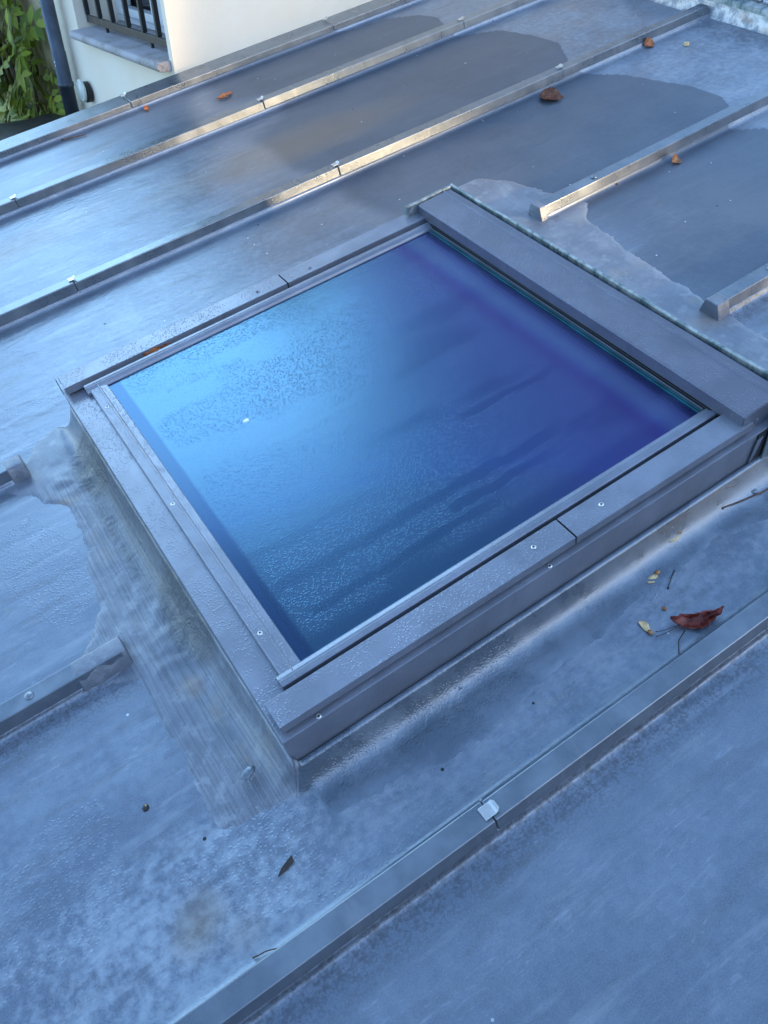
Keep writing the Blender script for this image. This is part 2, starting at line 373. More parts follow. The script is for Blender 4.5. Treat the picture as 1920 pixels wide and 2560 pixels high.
# ================================================================ THE METAL ROOF
BX0, BX1 = -2.2, 3.668                 # low end, high end of the bays
H, WB, WT = 0.037, 0.026, 0.017        # batten cap: height, half widths at base and top
BAT = [0.430, 0.026, -0.574, -1.174, -1.766, -2.374, -2.974, -3.574]   # batten centre lines
HX0, HX1, HY0, HY1 = 1.14, 2.10, -2.115, -1.15                          # hole for the skylight
roof = empty('metal_roof', (1.0, -1.5, 0), 'weathered blue-grey zinc roof with raised batten seams around the skylight', 'roof')
RO = (1.0, -1.5, 0)
def sm(a, b, x):
    t = max(0, min(1, (x - a) / (b - a))); return t*t*(3 - 2*t)
# edge of the dark tongue in each upper bay: (y, x) from far side to near side
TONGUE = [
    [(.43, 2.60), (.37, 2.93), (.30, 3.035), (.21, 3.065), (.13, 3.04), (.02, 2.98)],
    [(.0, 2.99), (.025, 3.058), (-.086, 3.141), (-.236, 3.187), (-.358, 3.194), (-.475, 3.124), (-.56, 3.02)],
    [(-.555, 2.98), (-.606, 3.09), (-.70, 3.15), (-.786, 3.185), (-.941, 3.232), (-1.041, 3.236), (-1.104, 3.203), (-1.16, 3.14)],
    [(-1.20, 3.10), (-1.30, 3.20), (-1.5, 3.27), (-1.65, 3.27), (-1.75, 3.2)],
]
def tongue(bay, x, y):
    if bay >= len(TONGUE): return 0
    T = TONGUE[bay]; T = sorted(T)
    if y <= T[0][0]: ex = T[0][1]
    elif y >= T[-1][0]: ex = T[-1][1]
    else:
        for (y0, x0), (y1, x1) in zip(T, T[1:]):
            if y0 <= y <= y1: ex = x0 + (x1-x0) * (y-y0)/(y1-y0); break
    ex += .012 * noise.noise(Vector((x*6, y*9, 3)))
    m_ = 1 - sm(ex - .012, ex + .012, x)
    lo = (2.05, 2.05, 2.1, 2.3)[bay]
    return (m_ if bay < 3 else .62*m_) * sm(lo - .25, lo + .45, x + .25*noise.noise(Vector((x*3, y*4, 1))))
def blob(x, y, cx_, cy_, rx, ry, ang=0):
    c, s_ = math.cos(ang), math.sin(ang); dx, dy = x-cx_, y-cy_
    u, v = (dx*c + dy*s_)/rx, (-dx*s_ + dy*c)/ry
    return max(0, 1 - (u*u + v*v))
def sheet(bay, y1, y0, x0, x1, name='roof_sheet'):
    """pan between two battens, edges turned up against them"""
    a, b = y0 + .0235, y1 - .0235
    if y1 == BAT[0]: b = y1 - .020
    ys = [a - .009, a, a + .0012, a + .0038, a + .0085, a + .015]
    k = max(6, int((b - a - .03) / .014)); ys += [a + .015 + (b-a-.03) * i/k for i in range(1, k)]
    ys += [b - .015, b - .0085, b - .0038, b - .0012, b, b + .009]
    zs = [.0135, .0125, .0085, .0040, .0012, 0]; zs = zs + [0]*(k-1) + zs[::-1]
    nx = int((x1 - x0) / .017); xs = [x0 + (x1-x0)*i/nx for i in range(nx+1)]
    v = []; f = []; J = len(ys)
    hole = bay in (3, 4) or bay == 2
    for x in xs:
        for y, z in zip(ys, zs):
            for bi, s0, s1 in ((3, .945, 2.404), (4, .953, 2.412)):
                if s0 < x < s1:
                    if bay == bi and y > b - .02: y = b - .02 + (y - (b - .02)) * 1.49; z = 0
                    if bay == bi - 1 + 0 and False: pass
                    if BAT.index(y0) == bi and y < a + .02: y = a + .02 - (a + .02 - y) * 1.49; z = 0
            wv = 0.0011 * noise.noise(Vector((x*2.1, y*5, bay*7))) + .0005 * noise.noise(Vector((x*7, y*12, bay)))
            v.append((x, y, z + (wv if z == 0 else wv*.3)))
    for i in range(nx):
        for j in range(J-1):
            cxm, cym = (xs[i]+xs[i+1])/2, (ys[j]+ys[j+1])/2
            if HX0 < cxm < HX1 and HY0 < cym < HY1: continue
            f.append((i*J+j, (i+1)*J+j, (i+1)*J+j+1, i*J+j+1))
    mb = MB(); mb.v = v; mb.f = f
    o = obj(name, mb, M['sheet'], roof, smooth=True, off=RO)
    ca = o.data.color_attributes.new('mask', 'FLOAT_COLOR', 'POINT'); cb = o.data.color_attributes.new('mask2', 'FLOAT_COLOR', 'POINT')
    for i, (x, y, z) in enumerate(v):
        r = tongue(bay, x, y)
        N = noise.noise(Vector((x*2.3, y*3.1, 11)))
        hi = sm(2.9, 3.15, x + .1*N) * (1 - r)
        g = 1.0*hi if bay <= 3 else .2  # upper ends of the bays: lit metal painted paler through the oxide mask
        if bay == 4: g = max(g, .42*(1 - sm(-2.24, -2.12, y)) + .2*N, .85*sm(-.30, .30, blob(x, y, .75, -2.27, .62, .17, .05) - .2 + .5*N), .55*sm(1.15, 1.5, x)*(1-sm(-2.22, -2.12, y)))
        if bay == 5: g = .10
        if bay in (1, 2): g = max(g, .35*(1-sm(1.6, 2.3, x)))
        d = 0
        if bay == 4: d = max(blob(x, y, .70, -2.10, .25, .16, .4), blob(x, y, 1.25, -2.28, .5, .09), .6*blob(x, y, 1.85, -2.25, .5, .11), .8*blob(x, y, 1.0, -2.2, .2, .1))
        if bay == 3: d = max(blob(x, y, .90, -1.47, .10, .22, .1)*1.3, blob(x, y, 2.9, -1.65, .5, .3))
        if bay == 2: d = .5*blob(x, y, .9, -.95, .6, .2)
        dist = min(abs(y - a), abs(b - y))
        ed = (1 - sm(.0, .06, abs(y - a))) * .25 + (1 - sm(.0, .10, abs(b - y))) * (.9 if bay >= 4 else .35)
        near = 1 - sm(0, .28, math.hypot(x-2.45, y+1.15)); ed = max(ed, near*.5)
        br = .8*blob(x, y, 2.12, -.28, .55, .13, -.05) + .5*blob(x, y, 1.2, -.2, .4, .1, .1) + .4*blob(x, y, 1.5, .16, .3, .05, .4)
        if bay == 4: br += .9*blob(x, y, .88, -2.25, .06, .045, .7) + .5*blob(x, y, .93, -2.30, .04, .03)
        rip = .9*(1 - sm(1.7, 2.2, x)) if bay in (1, 2) else .25
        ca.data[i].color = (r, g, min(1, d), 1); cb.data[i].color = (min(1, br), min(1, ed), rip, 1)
    return o
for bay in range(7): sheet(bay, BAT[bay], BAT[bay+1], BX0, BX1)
# boards under the sheets, cut out round the shaft
mb = MB()
mb.box(BX0, HX0, -3.6, .45, -.04, -.012); mb.box(HX1, BX1+.1, -3.6, .45, -.04, -.012)
mb.box(HX0, HX1, -3.6, HY0, -.04, -.012); mb.box(HX0, HX1, HY1, .45, -.04, -.012)
obj('roof_deck', mb, M['darkroom'], roof, off=RO)

def cap_profile(y, g=0.0, h=H, wb=WB, wt=WT):
    return [(y-wb+.003-g, .0115), (y-wt-g, h+g), (y+wt+g, h+g), (y+wb-.003+g, .0115), (y+wb-.007, .0085), (y+wb-.009, .012), (y-wb+.009, .012), (y-wb+.007, .0085)]
clip_bm = None
def batten(i, segs, ends=()):
    wide = dict(h=.032, wb=.052, wt=.046) if i == 0 else {}
    """one seam: batten caps laid end to end, each joint held by a folded clip"""
    y = BAT[i]; root = None
    for k, (a, b) in enumerate(segs):
        ph = i*3.7 + k
        mb = MB(); g = .0 if k % 2 == 0 else .0009
        n_ = max(2, int((b-a)/.12))
        mb.prism(cap_profile(y + (.030 if i == 0 else 0), g, **wide), a, b, 'x', n_, lambda t: (.0014*math.sin(t*2.3+ph), .0009*math.sin(t*3.1+ph*2)))
        o = obj('batten', mb, M['batten'], roof, bevel=.0026, off=RO, fix=True, seg=3)
        if k > 0:
            yield a, o
caps = {0: [1.848, 2.715], 1: [.41, 1.294, 2.187, 3.047], 2: [.42, 1.284, 2.13, 3.0], 5: [.43, 1.299, 2.17, 3.03], 6: [.6, 1.5, 2.4], 7: [.7, 1.6, 2.5]}
clip_mesh = None
def clip(x, y, par, lift=1.0, s=1.0):
    """small bare steel tab folded over a cap joint, free lip standing up"""
    mb = MB(); w2 = .0085*s; z = H
    prof = [(-.0085, z+.0012), (-.0085, z+.0050*lift), (.0035, z+.0052*lift), (.0062, z+.0082*lift), (.0088, z+.0094*lift), (.0094, z+.0084*lift), (.0068, z+.0070*lift), (.0042, z+.0040*lift), (-.0065, z+.0036*lift), (-.0065, z+.0012)]
    vs = []; k = len(prof)
    for q in (-1, 1):
        for (px, pz) in prof:
            ww = w2 - (0.0035*s if px > .0080 else 0); vs.append((x + px*s*1.25, y + q*ww, pz))
    fs = [tuple(range(k))[::-1], tuple(range(k, 2*k))] + [(j, (j+1) % k, k + (j+1) % k, k + j) for j in range(k)]
    mb.add(vs, fs)
    return obj('clip', mb, M['clip'], par, off=RO, fix=True, bevel=.0004)
for i, js in caps.items():
    js = [j for j in js]; segs = []; a = BX0
    for j in js: segs.append((a, j - .0012)); a = j
    segs.append((a, BX1 - .004))
    for (x, o) in batten(i, segs):
        clip(x, BAT[i] - (.002 if i == 5 else -.045 if i == 0 else 0), o, 0.85 if i == 5 else 1.0, 1.2 if i == 5 else 1.0)
# side battens that stop short of the skylight; membrane smeared over their ends
def stub(i, x0, x1, tip_at, tip_len, rivet_x):
    for (x, o) in batten(i, [(x0, x1)]): pass
    y = BAT[i]; mb = MB()
    s = 1 if tip_at == x1 else -1
    a, b = (tip_at - tip_len, tip_at + .008) if s > 0 else (tip_at - .008, tip_at + tip_len)
    prof = [(y-WB-.004, -.001), (y-WB-.0012, .008), (y-WT-.0012, H-.001), (y-WT+.001, H+.0012), (y+WT-.001, H+.0012), (y+WT+.0012, H-.001), (y+WB+.0012, .008), (y+WB+.004, -.001)]
    mb.prism(prof, a, b, 'x', 14, lambda t: (.0012*noise.noise(Vector((t*40, i, 0))), .0010*noise.noise(Vector((t*55, i, 5)))))
    o2 = obj('batten_end_seal', mb, M['membrane'], roof, bevel=.003, off=RO, fix=True, seg=3, smooth=True)
    ca = o2.data.color_attributes.new('mask', 'FLOAT_COLOR', 'POINT')
    for c in ca.data: c.color = (.15, .1, .25, 1)
    o2.data.uv_layers.new(name='UVMap')
    r = MB().lathe([(.0001, 0), (.0085, 0), (.0085, .0012), (.0070, .0028), (.0035, .0036), (.0001, .0038)], (rivet_x, y, H), n=24)
    obj('rivet', r, M['batten'], roof, off=RO, smooth=True, fix=True)
stub(3, BX0, .950, .950, .03, .30); stub(3, 2.402, BX1-.004, 2.402, .012, 2.60)
stub(4, BX0, .958, .958, .085, .795); stub(4, 2.410, BX1-.004, 2.410, .03, 2.59)

# ---- brushed sealing membrane dressed up to the skylight
SX0, SX1, SY0, SY1 = 1.106, 2.152, -2.152, -1.128
def smooth_poly(pts, t):
    for (a, va), (b, vb) in zip(pts, pts[1:]):
        if a <= t <= b: q = (t-a)/(b-a); q = q*q*(3-2*q); return va + (vb-va)*q
    return pts[0][1] if t < pts[0][0] else pts[-1][1]
def memb():
    x0, x1, y0, y1, st = .78, 2.72, -2.40, -.88, .0065
    nx, ny = int((x1-x0)/st), int((y1-y0)/st)
    vs = []; uv = []; mk = []
    for i in range(nx+1):
        x = x0 + i*st
        for j in range(ny+1):
            y = y0 + j*st
            dx = max(SX0 - x, 0, x - SX1); dy = max(SY0 - y, 0, y - SY1); d = math.hypot(dx, dy)
            n1 = noise.noise(Vector((x*9, y*9, 2))); n2 = noise.noise(Vector((x*40, y*40, 5))); n3 = noise.noise(Vector((x*22, y*22, 9)))
            side = 'L' if SX0 - x >= max(SY0 - y, y - SY1, x - SX1) else ('B' if x - SX1 >= max(SY0-y, y-SY1) else ('N' if SY0 - y > 0 else 'F'))
            if side == 'L': ext = smooth_poly([(-2.2, .15), (-2.1, .155), (-1.95, .145), (-1.83, .15), (-1.79, .23), (-1.75, .26), (-1.69, .19), (-1.62, .15), (-1.35, .115), (-1.28, .16), (-1.2, .22), (-1.12, .13), (-1.06, .05)], y); fl = .06
            elif side == 'B': ext = smooth_poly([(-2.3, .28), (-2.0, .28), (-1.65, .30), (-1.5, .31), (-1.3, .335), (-1.2, .40), (-1.1, .385), (-.95, .36), (-.9, .1)], y); fl = .05
            elif side == 'N': ext = smooth_poly([(1.0, .02), (1.12, .09), (1.35, .12), (1.6, .095), (1.9, .075), (2.2, .12)], x); fl = smooth_poly([(1.1, .05), (1.5, .050), (1.8, .056), (2.15, .06)], x)
            else: ext = smooth_poly([(1.1, .012), (2.05, .012), (2.16, .06), (2.3, .18), (2.5, .20)], x); fl = .02
            if x > SX1 and y > SY1: ext = .20 + .16*sm(2.15, 2.4, x); fl = .04
            if x < SX0 and y < SY0: fl = .045; ext = .15*sm(-.03, 0, (y - SY0)) if SX0 - x > .02 else .04
            ext += .008*n1 + .005*n2 + .007*n3 + .006*noise.noise(Vector((x*90, y*90, 7)))
            h = .080 * max(0, 1 - d/fl)**2.6 if side != 'N' else .052*max(0, 1 - d/fl)**2.1
            if side == 'L':
                lump = (1 - sm(.0, .09, d))
                rough_zone = max(blob(x, y, 1.06, -1.27, .10, .09), blob(x, y, 1.06, -1.80, .13, .22, .3)*.8)
                h += lump*.004*n3 + rough_zone*(.006*n3 + .003*n2)
            e = ext - d
            z = h + (.0056 * sm(-.008, .018, e) - .0034) + .0005*n3 + (.003*blob(x, y, 1.02, -1.77, .10, .12) + .002*blob(x, y, 1.02, -1.17, .10, .12) if side == 'L' else 0)
            if side == 'F' and x < 2.0: z = min(z, .05)
            if i in (0, nx) or j in (0, ny): z = -.004
            if d <= 0: z = -.02
            vs.append((x, y, z))
            along, dd = (y, x) if side in 'LB' else (x, y)
            wv = .004*math.sin(along*6) + .004*noise.noise(Vector((x*5, y*5, 1)))
            uv.append((along, dd + wv*(.6 if side != 'N' else .3)))
            dark = 0; brown = 0; gr = .06 if side == 'N' else .3
            if side == 'L':
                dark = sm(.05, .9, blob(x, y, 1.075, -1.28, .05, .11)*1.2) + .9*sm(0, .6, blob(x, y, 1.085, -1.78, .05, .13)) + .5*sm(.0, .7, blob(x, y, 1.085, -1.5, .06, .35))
                brown = blob(x, y, .97, -1.33, .12, .035, .3) + .9*blob(x, y, 1.03, -1.90, .03, .03) + .9*blob(x, y, 1.05, -1.96, .02, .03) + .5*blob(x, y, 1.03, -1.5, .04, .1) + .7*blob(x, y, 1.06, -2.08, .03, .05)
                gr = 1 - sm(-1.32, -1.22, y)*.8
            if side == 'N': dark = .45*blob(x, y, 1.2, -2.20, .25, .03) + .35*blob(x, y, 1.55, -2.20, .3, .02)
            if side == 'B': gr = .24; brown = .8*blob(x, y, 2.39, -1.78, .05, .05)
            mk.append((min(1, dark), min(1, brown), gr, 1))
    fs = []; J = ny+1
    for i in range(nx):
        for j in range(ny):
            q = (i*J+j, (i+1)*J+j, (i+1)*J+j+1, i*J+j+1)
            xm, ym = vs[q[0]][0], vs[q[0]][1]
            if HX0 - .02 < xm < HX1 + .02 and HY0 - .02 < ym < HY1 + .01: continue
            if max(vs[a][2] for a in q) < -.0018: continue
            fs.append(q)
    mb = MB(); mb.v = vs; mb.f = fs
    o = obj('sealing_membrane', mb, M['membrane'], roof, off=RO, smooth=True)
    o['label'] = 'grey brushed-on sealing membrane round the skylight'
    ca = o.data.color_attributes.new('mask', 'FLOAT_COLOR', 'POINT')
    for i, c in enumerate(mk): ca.data[i].color = c
    ul = o.data.uv_layers.new(name='UVMap')
    for l in o.data.loops: ul.data[l.index].uv = uv[l.vertex_index]
memb()
def splat(name, c, r, h, mat, n=18, seed=0, par=None, off=None, stretch=1, ang=0):
    rr = random.Random(seed); vs = []; rings = [(1, 0), (.95, .5), (.7, .9), (.35, 1)]
    rad = [1 + .16*rr.uniform(-1, 1) for _ in range(n)]
    for k, q in rings:
        for j in range(n):
            t = 2*math.pi*j/n; u, v = k*r*rad[j]*math.cos(t)*stretch, k*r*rad[j]*math.sin(t)
            vs.append((c[0] + u*math.cos(ang) - v*math.sin(ang), c[1] + u*math.sin(ang) + v*math.cos(ang), c[2] + h*q))
    vs.append((c[0], c[1], c[2] + h*1.02)); fs = []
    for i in range(3):
        for j in range(n): fs.append((i*n+j, i*n+(j+1) % n, (i+1)*n+(j+1) % n, (i+1)*n+j))
    for j in range(n): fs.append((3*n+j, 3*n+(j+1) % n, 4*n))
    return obj(name, MB().add(vs, fs), mat, par, smooth=True, off=off, fix=True)
def blobmask(o):
    ca = o.data.color_attributes.new('mask', 'FLOAT_COLOR', 'POINT')
    for c in ca.data: c.color = (.25, .0, .1, 1)
    o.data.uv_layers.new(name='UVMap')
blobmask(splat('sealant_blob', (1.392, -2.178, .007), .007, .004, M['membrane'], seed=1, par=roof, off=RO))
blobmask(splat('sealant_blob', (2.062, -2.185, .009), .007, .004, M['membrane'], seed=2, par=roof, off=RO))
blobmask(splat('sealant_blob', (1.185, -2.172, .012), .006, .004, M['membrane'], seed=3, par=roof, off=RO, stretch=1.4, ang=.6))
blobmask(splat('sealant_blob', (1.040, -2.105, .019), .009, .004, M['membrane'], seed=4, par=roof, off=RO, stretch=1.5, ang=.5))
# ---- upper end: sheets turned up, drip trim, slates
mb = MB(); mb.prism([(BX1-.006, .001), (BX1-.002, .004), (BX1+.016, .050), (BX1+.03, .052), (BX1+.03, -.01), (BX1-.006, -.01)], -3.6, .36, 'y', 60, lambda t: (.003*math.sin(t*5), .0))
obj('turned_up_edge', mb, M['galv'], roof, off=RO, fix=True)
mb = MB(); a = -3.6
for b in (-1.9, -1.02, -.56, -.19, .40):
    mb.prism([(BX1+.006, .046), (BX1+.010, .060), (BX1+.035, .070), (BX1+.15, .076), (BX1+.15, .05), (BX1+.03, .045)], a, b-.004, 'y', 4, lambda t: (0, .003*math.sin(t*7))); a = b
obj('drip_trim', mb, M['rim'], roof, off=RO, fix=True)
wall = empty('slate_coping', (3.95, -1.2, .07), 'row of pale weathered slates above the high end of the roof', 'slates')
WO = (3.95, -1.2, .07); y = -3.3; k = 0
while y < .6:
    L_ = .17 + .05*rnd.random(); yy = y
    for row in range(4):
        x = 3.70 + row*.20; sh = .09*(row % 2)
        mb = MB(); dz = .004*rnd.random()
        vs = [(x, yy+sh+.005, .078+row*.055+dz), (x+.235, yy+sh+.005, .145+row*.055+dz-.005), (x+.235, yy+sh+L_-.005, .145+row*.055+dz-.005), (x, yy+sh+L_-.005, .078+row*.055+dz)]
        vs += [(p[0]+.002, p[1], p[2]-.008) for p in vs]
        mb.add(vs, [(0,3,2,1)[::-1], (4,5,6,7)[::-1], (0,1,5,4), (1,2,6,5), (2,3,7,6), (3,0,4,7)])
        obj('slate', mb, M['slate'], wall, off=WO, fix=True, bevel=.002)
    y += L_; k += 1
mb = MB(); mb.prism([(3.702, .066), (4.6, .315), (4.6, -.02), (3.702, -.02)], -3.4, .7, 'y'); obj('mortar_bed', mb, M['mortar'], wall, off=WO, fix=True)

# ================================================================ THE SKYLIGHT
SO = (1.6, -1.64, 0)
sky_l = empty('skylight', SO, 'flat roof window of blue tinted dewy glass in a grey-mauve metal frame', 'skylight')
def sk(name, mb, mat, bevel=.0012, par=None, **k): return obj(name, mb, mat, par or sky_l, bevel=bevel, off=SO, fix=True, **k)
# kerb: coated frame with a flange
rg = [[(1.103, -2.150), (2.14, -2.150), (2.14, -1.13), (1.103, -1.13)], [(1.19, -2.05), (2.03, -2.05), (2.03, -1.20), (1.19, -1.20)]]
mb = MB().add([(x, y, z) for z in (.042, .119) for q in rg for x, y in q],
    [f_ for j in range(4) for f_ in ((8+j, 8+(j+1) % 4, 12+(j+1) % 4, 12+j), (4+j, 4+(j+1) % 4, (j+1) % 4, j), (j, (j+1) % 4, 8+(j+1) % 4, 8+j), (12+j, 12+(j+1) % 4, 4+(j+1) % 4, 4+j))])
fr = sk('kerb_frame', mb, M['alu'], .0015)
mb = MB()
for (a, b, c, d) in ((1.122, 1.19, -2.128, -1.15), (2.05, 2.12, -2.128, -1.15), (1.19, 2.05, -2.128, -2.06), (1.19, 2.05, -1.19, -1.15)):
    mb.box(a, b, c, d, -.03, .0715)
sk('inner_kerb', mb, M['black'], 0)
# rail covers, two lengths on each long side
def rail(y0, y1, x0, x1):
    return MB().prism([(y0, .1245), (y0, .143), (y1, .143), (y1, .1245), (y1-.0015, .1245), (y1-.0015, .1415), (y0+.0015, .1415), (y0+.0015, .1245)], x0, x1, 'x')
for (y0, y1, xj) in ((-2.140, -2.091, 1.667), (-1.166, -1.116, 1.662)):
    r1 = sk('rail_cover', rail(y0, y1, 1.109, xj-.0018), M['alu'], .0011); r2 = sk('rail_cover', rail(y0, y1, xj+.0012, 2.075), M['alu'], .0011)
    mb = MB().box(1.1115, 1.1145, y0+.002, y1-.002, .1215, .1412); sk('end_cap', mb, M['alu2'], .0006, par=r1)
    mb = MB().box(1.118, 2.07, y0+.007, y1-.007, .1195, .138); sk('rail_core', mb, M['black'], 0)
# long glazing beads: ribbed strips between cover and glass
def bead(y0, y1, sgn):
    a, b = (y0, y1) if sgn > 0 else (y1, y0)
    q = (b - a)
    prof = [(a, .120), (a, .1345), (a+q*.10, .1362), (a+q*.38, .1362), (a+q*.42, .1345), (a+q*.55, .1345), (a+q*.60, .1335), (a+q*.85, .1322), (b, .1275), (b, .120)]
    return MB().prism(prof, 1.145, 2.068, 'x')
sk('glazing_bead', bead(-2.079, -2.052, 1), M['alu2'], .0004)
sk('glazing_bead', bead(-1.198, -1.1735, -1), M['alu2'], .0004)
for (c_, d_) in ((-2.0895, -2.0795), (-1.173, -1.168)): sk('drain_gap', MB().box(1.15, 2.06, c_, d_, .1192, .124), M['black'], 0)
# lower glazing bead: broad strip with a ridge, screwed down
mb = MB().prism([(1.152, .1192), (1.152, .1300), (1.154, .1312), (1.1700, .1318), (1.1712, .1335), (1.1735, .1332), (1.1750, .1312), (1.1895, .1292), (1.1905, .1262), (1.1905, .1192)], -2.0785, -1.174, 'y')
lb = sk('lower_bead', mb, M['alu'], .0004)
def screw(x, y, z, par, mat=None, r=.0048):
    mb = MB().lathe([(.0001, 0), (r, 0), (r*.98, .0006), (r*.72, .0018), (r*.45, .0022), (r*.40, .0012), (.0001, .0010)], (x, y, z), n=18)
    s_ = obj('screw', mb, mat or M['screw'], par, smooth=True, off=SO, fix=True)
    mb = MB().box(x-r*.42, x+r*.42, y-r*.13, y+r*.13, z+.0008, z+.0021).box(x-r*.13, x+r*.13, y-r*.42, y+r*.42, z+.0008, z+.00215)
    obj('screw_slot', mb, M['black'], s_, off=SO, fix=True)
    return s_
for x, y in ((1.600, -2.113), (1.744, -2.114)): screw(x, y, .143, sky_l)
for x, y in ((1.591, -1.147), (1.731, -1.150)): screw(x, y, .143, sky_l, M['alu2'])
for x, y in ((1.167, -2.1445), (1.607, -2.1445)): screw(x, y, .119, sky_l)
for x, y in ((1.163, -1.273), (1.163, -1.619), (1.163, -1.97)): screw(x, y, .1312, sky_l)
# glass
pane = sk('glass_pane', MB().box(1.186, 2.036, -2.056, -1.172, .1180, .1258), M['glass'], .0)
sk('spacer_bar', MB().box(1.187, 1.205, -2.05, -1.18, .1085, .1165), simple('spacer_paint', (.20, .30, .42), .4), 0)
for (x, z, t) in ((2.0375, .1262, .0030), (2.0425, .1272, .0022), (2.047, .1295, .0016)):
    sk('glass_edge', MB().box(x, x+t, -2.052, -1.19, .120, z+.002), M['teal'] if x < 2.045 else M['alu2'], .0003)
sk('hood_seal', MB().box(2.051, 2.062, -2.085, -1.17, .119, .1345), M['black'], .001)
# shaft seen through the glass
mb = MB(); x0, x1, y0, y1, zb, zt = 1.205, 2.03, -2.04, -1.185, -.62, .105
mb.add([(x0,y0,zt),(x1,y0,zt),(x1,y1,zt),(x0,y1,zt),(x0,y0,zb),(x1,y0,zb),(x1,y1,zb),(x0,y1,zb)], [(0,1,5,4),(1,2,6,5),(2,3,7,6),(3,0,4,7)])
mb.add([(x0-.02,y0-.02,zt),(x1+.02,y0-.02,zt),(x1+.02,y1+.02,zt),(x0-.02,y1+.02,zt),(x0-.02,y0-.02,zb),(x1+.02,y0-.02,zb),(x1+.02,y1+.02,zb),(x0-.02,y1+.02,zb)], [(4,5,1,0),(5,6,2,1),(6,7,3,2),(7,4,0,3)])
obj('shaft_lining', mb, M['reveal'], sky_l, off=SO)
obj('shaft_floor', MB().box(x0-.03, x1+.03, y0-.03, y1+.03, zb-.03, zb), M['darkroom'], sky_l, off=SO)
# hood over the upper edge
HA, HB = -2.134, -1.138
mb = MB().prism([(2.052, .137), (2.053, .163), (2.056, .1655), (2.128, .1675), (2.131, .1705), (2.1345, .1705), (2.137, .1670), (2.1515, .1672), (2.1530, .150), (2.1500, .150), (2.1490, .164), (2.056, .1620), (2.0545, .137)], HA, HB, 'y', 24, lambda t: (.0, .0006*math.sin(t*9)))
hood = sk('hood', mb, M['alu3'], .0005)
# folded end of the hood with a screw, and the bent tab below it
mb = MB().prism([(2.0535, .1285), (2.0535, .1645), (2.1515, .1655), (2.1515, .128), (2.135, .118), (2.105, .112), (2.075, .116)], HA-.0014, HA-.0001, 'y')
sk('hood_end', mb, M['alu2'], .0004, par=hood)
s_ = MB().lathe([(.0001, 0), (.0052, 0), (.005, .0014), (.003, .002), (.0001, .0014)], (2.088, HA-.0015, .136), Matrix.Rotation(R(90), 3, 'X'), n=18)
obj('screw', s_, M['alu2'], hood, smooth=True, off=SO, fix=True)
mb = MB().prism([(2.107, .145), (2.103, .05), (2.108, .012), (2.150, .004), (2.158, .168), (2.138, .160)], -2.158, -2.1545, 'y'); sk('flashing_tab', mb, M['rim'], .0008)
mb = MB().prism([(2.080, .105), (2.072, .060), (2.073, .048), (2.084, .070), (2.094, .108)], -2.1545, -2.1522, 'y'); sk('flashing_tab', mb, M['alu2'], .0005)
sk('hood_cavity_shade_box', MB().box(2.082, 2.150, -2.1530, -2.1505, .035, .115), M['black'], 0)  # black box standing in for the dark inside the hood end
# upstanding weathered flashing behind and beside the hood
def rimprof(n_=0): return None
mb = MB()
mb.prism([(2.1600, .0), (2.1595, .171), (2.1605, .1735), (2.1650, .1740), (2.1665, .171), (2.175, .05), (2.20, .004), (2.20, 0)], -2.158, -1.126, 'y', 60, lambda t: (.0012*math.sin(t*11), .0009*math.sin(t*17)))
sk('back_flashing', mb, M['rim'], .0006)
mb = MB().prism([(-1.1335, .0), (-1.1335, .168), (-1.1320, .1715), (-1.1270, .1715), (-1.1255, .168), (-1.122, .04), (-1.115, 0)], 2.022, 2.1595, 'x', 10, lambda t: (.0007*math.sin(t*60), .0008*math.sin(t*45)))
sk('side_flashing', mb, M['rim'], .0006)
mb = MB().prism([(2.022, .168), (2.016, .120), (2.020, .05), (2.0225, .05), (2.0225, .168)], -1.1335, -1.1255, 'y'); sk('flashing_tab', mb, M['rim'], .0003)
mb = MB().box(1.1020, 1.1035, -1.130, -1.112, .105, .148); sk('corner_tab', mb, M['alu2'], .0003)

# ================================================================ HOUSE NEXT DOOR
RH = Matrix(((0.98028, 0.03105, -0.19521), (-0.05099, 0.99388, -0.09796), (0.19097, 0.10599, 0.97586))).transposed()
house = empty('house', (2.1, .65, -.02), 'cream rendered house wall with a barred window and a downpipe beyond the roof edge', 'house', rot=RH)
def hp(name, mb, mat, par=None, **k): return obj(name, mb, mat, par or house, fix=True, **k)
WY0, WY1, WZ0, WZ1 = 0.0, 1.065, .03, 1.15
HT = 1.42        # window opening
C0 = -.035                                        # corner of the two faces
mb = MB()
mb.add([(0, 1.42, -3), (0, 1.42, HT), (0, WY1, HT), (0, WY1, -3)], [(0,1,2,3)])
mb.add([(0, WY1, -3), (0, WY1, WZ0), (0, WY0, WZ0), (0, WY0, -3)], [(0,1,2,3)])
mb.add([(0, WY1, WZ1), (0, WY1, HT), (0, WY0, HT), (0, WY0, WZ1)], [(0,1,2,3)])
mb.add([(0, WY0, -3), (0, WY0, HT), (0, C0, HT), (0, C0, -3)], [(0,1,2,3)])
mb.add([(0, C0, -3), (0, C0, HT), (4.2, C0, HT), (4.2, C0, -3)], [(0,1,2,3)])
mb.add([(4.2, C0, -3), (4.2, C0, HT), (4.2, 1.42, HT), (4.2, 1.42, -3)], [(0,1,2,3)])
mb.add([(0, 1.42, -3), (0, 1.42, HT), (4.2, 1.42, HT), (4.2, 1.42, -3)], [(0,1,2,3)])
mb.add([(0, C0, HT), (0, 1.42, HT), (4.2, 1.42, HT), (4.2, C0, HT)], [(0,1,2,3)])
hw = obj('wall', mb, M['cream'], house)
mb = MB().add([(0, WY1, WZ0), (.24, WY1, WZ0), (.24, WY1, WZ1), (0, WY1, WZ1)], [(0,1,2,3)])
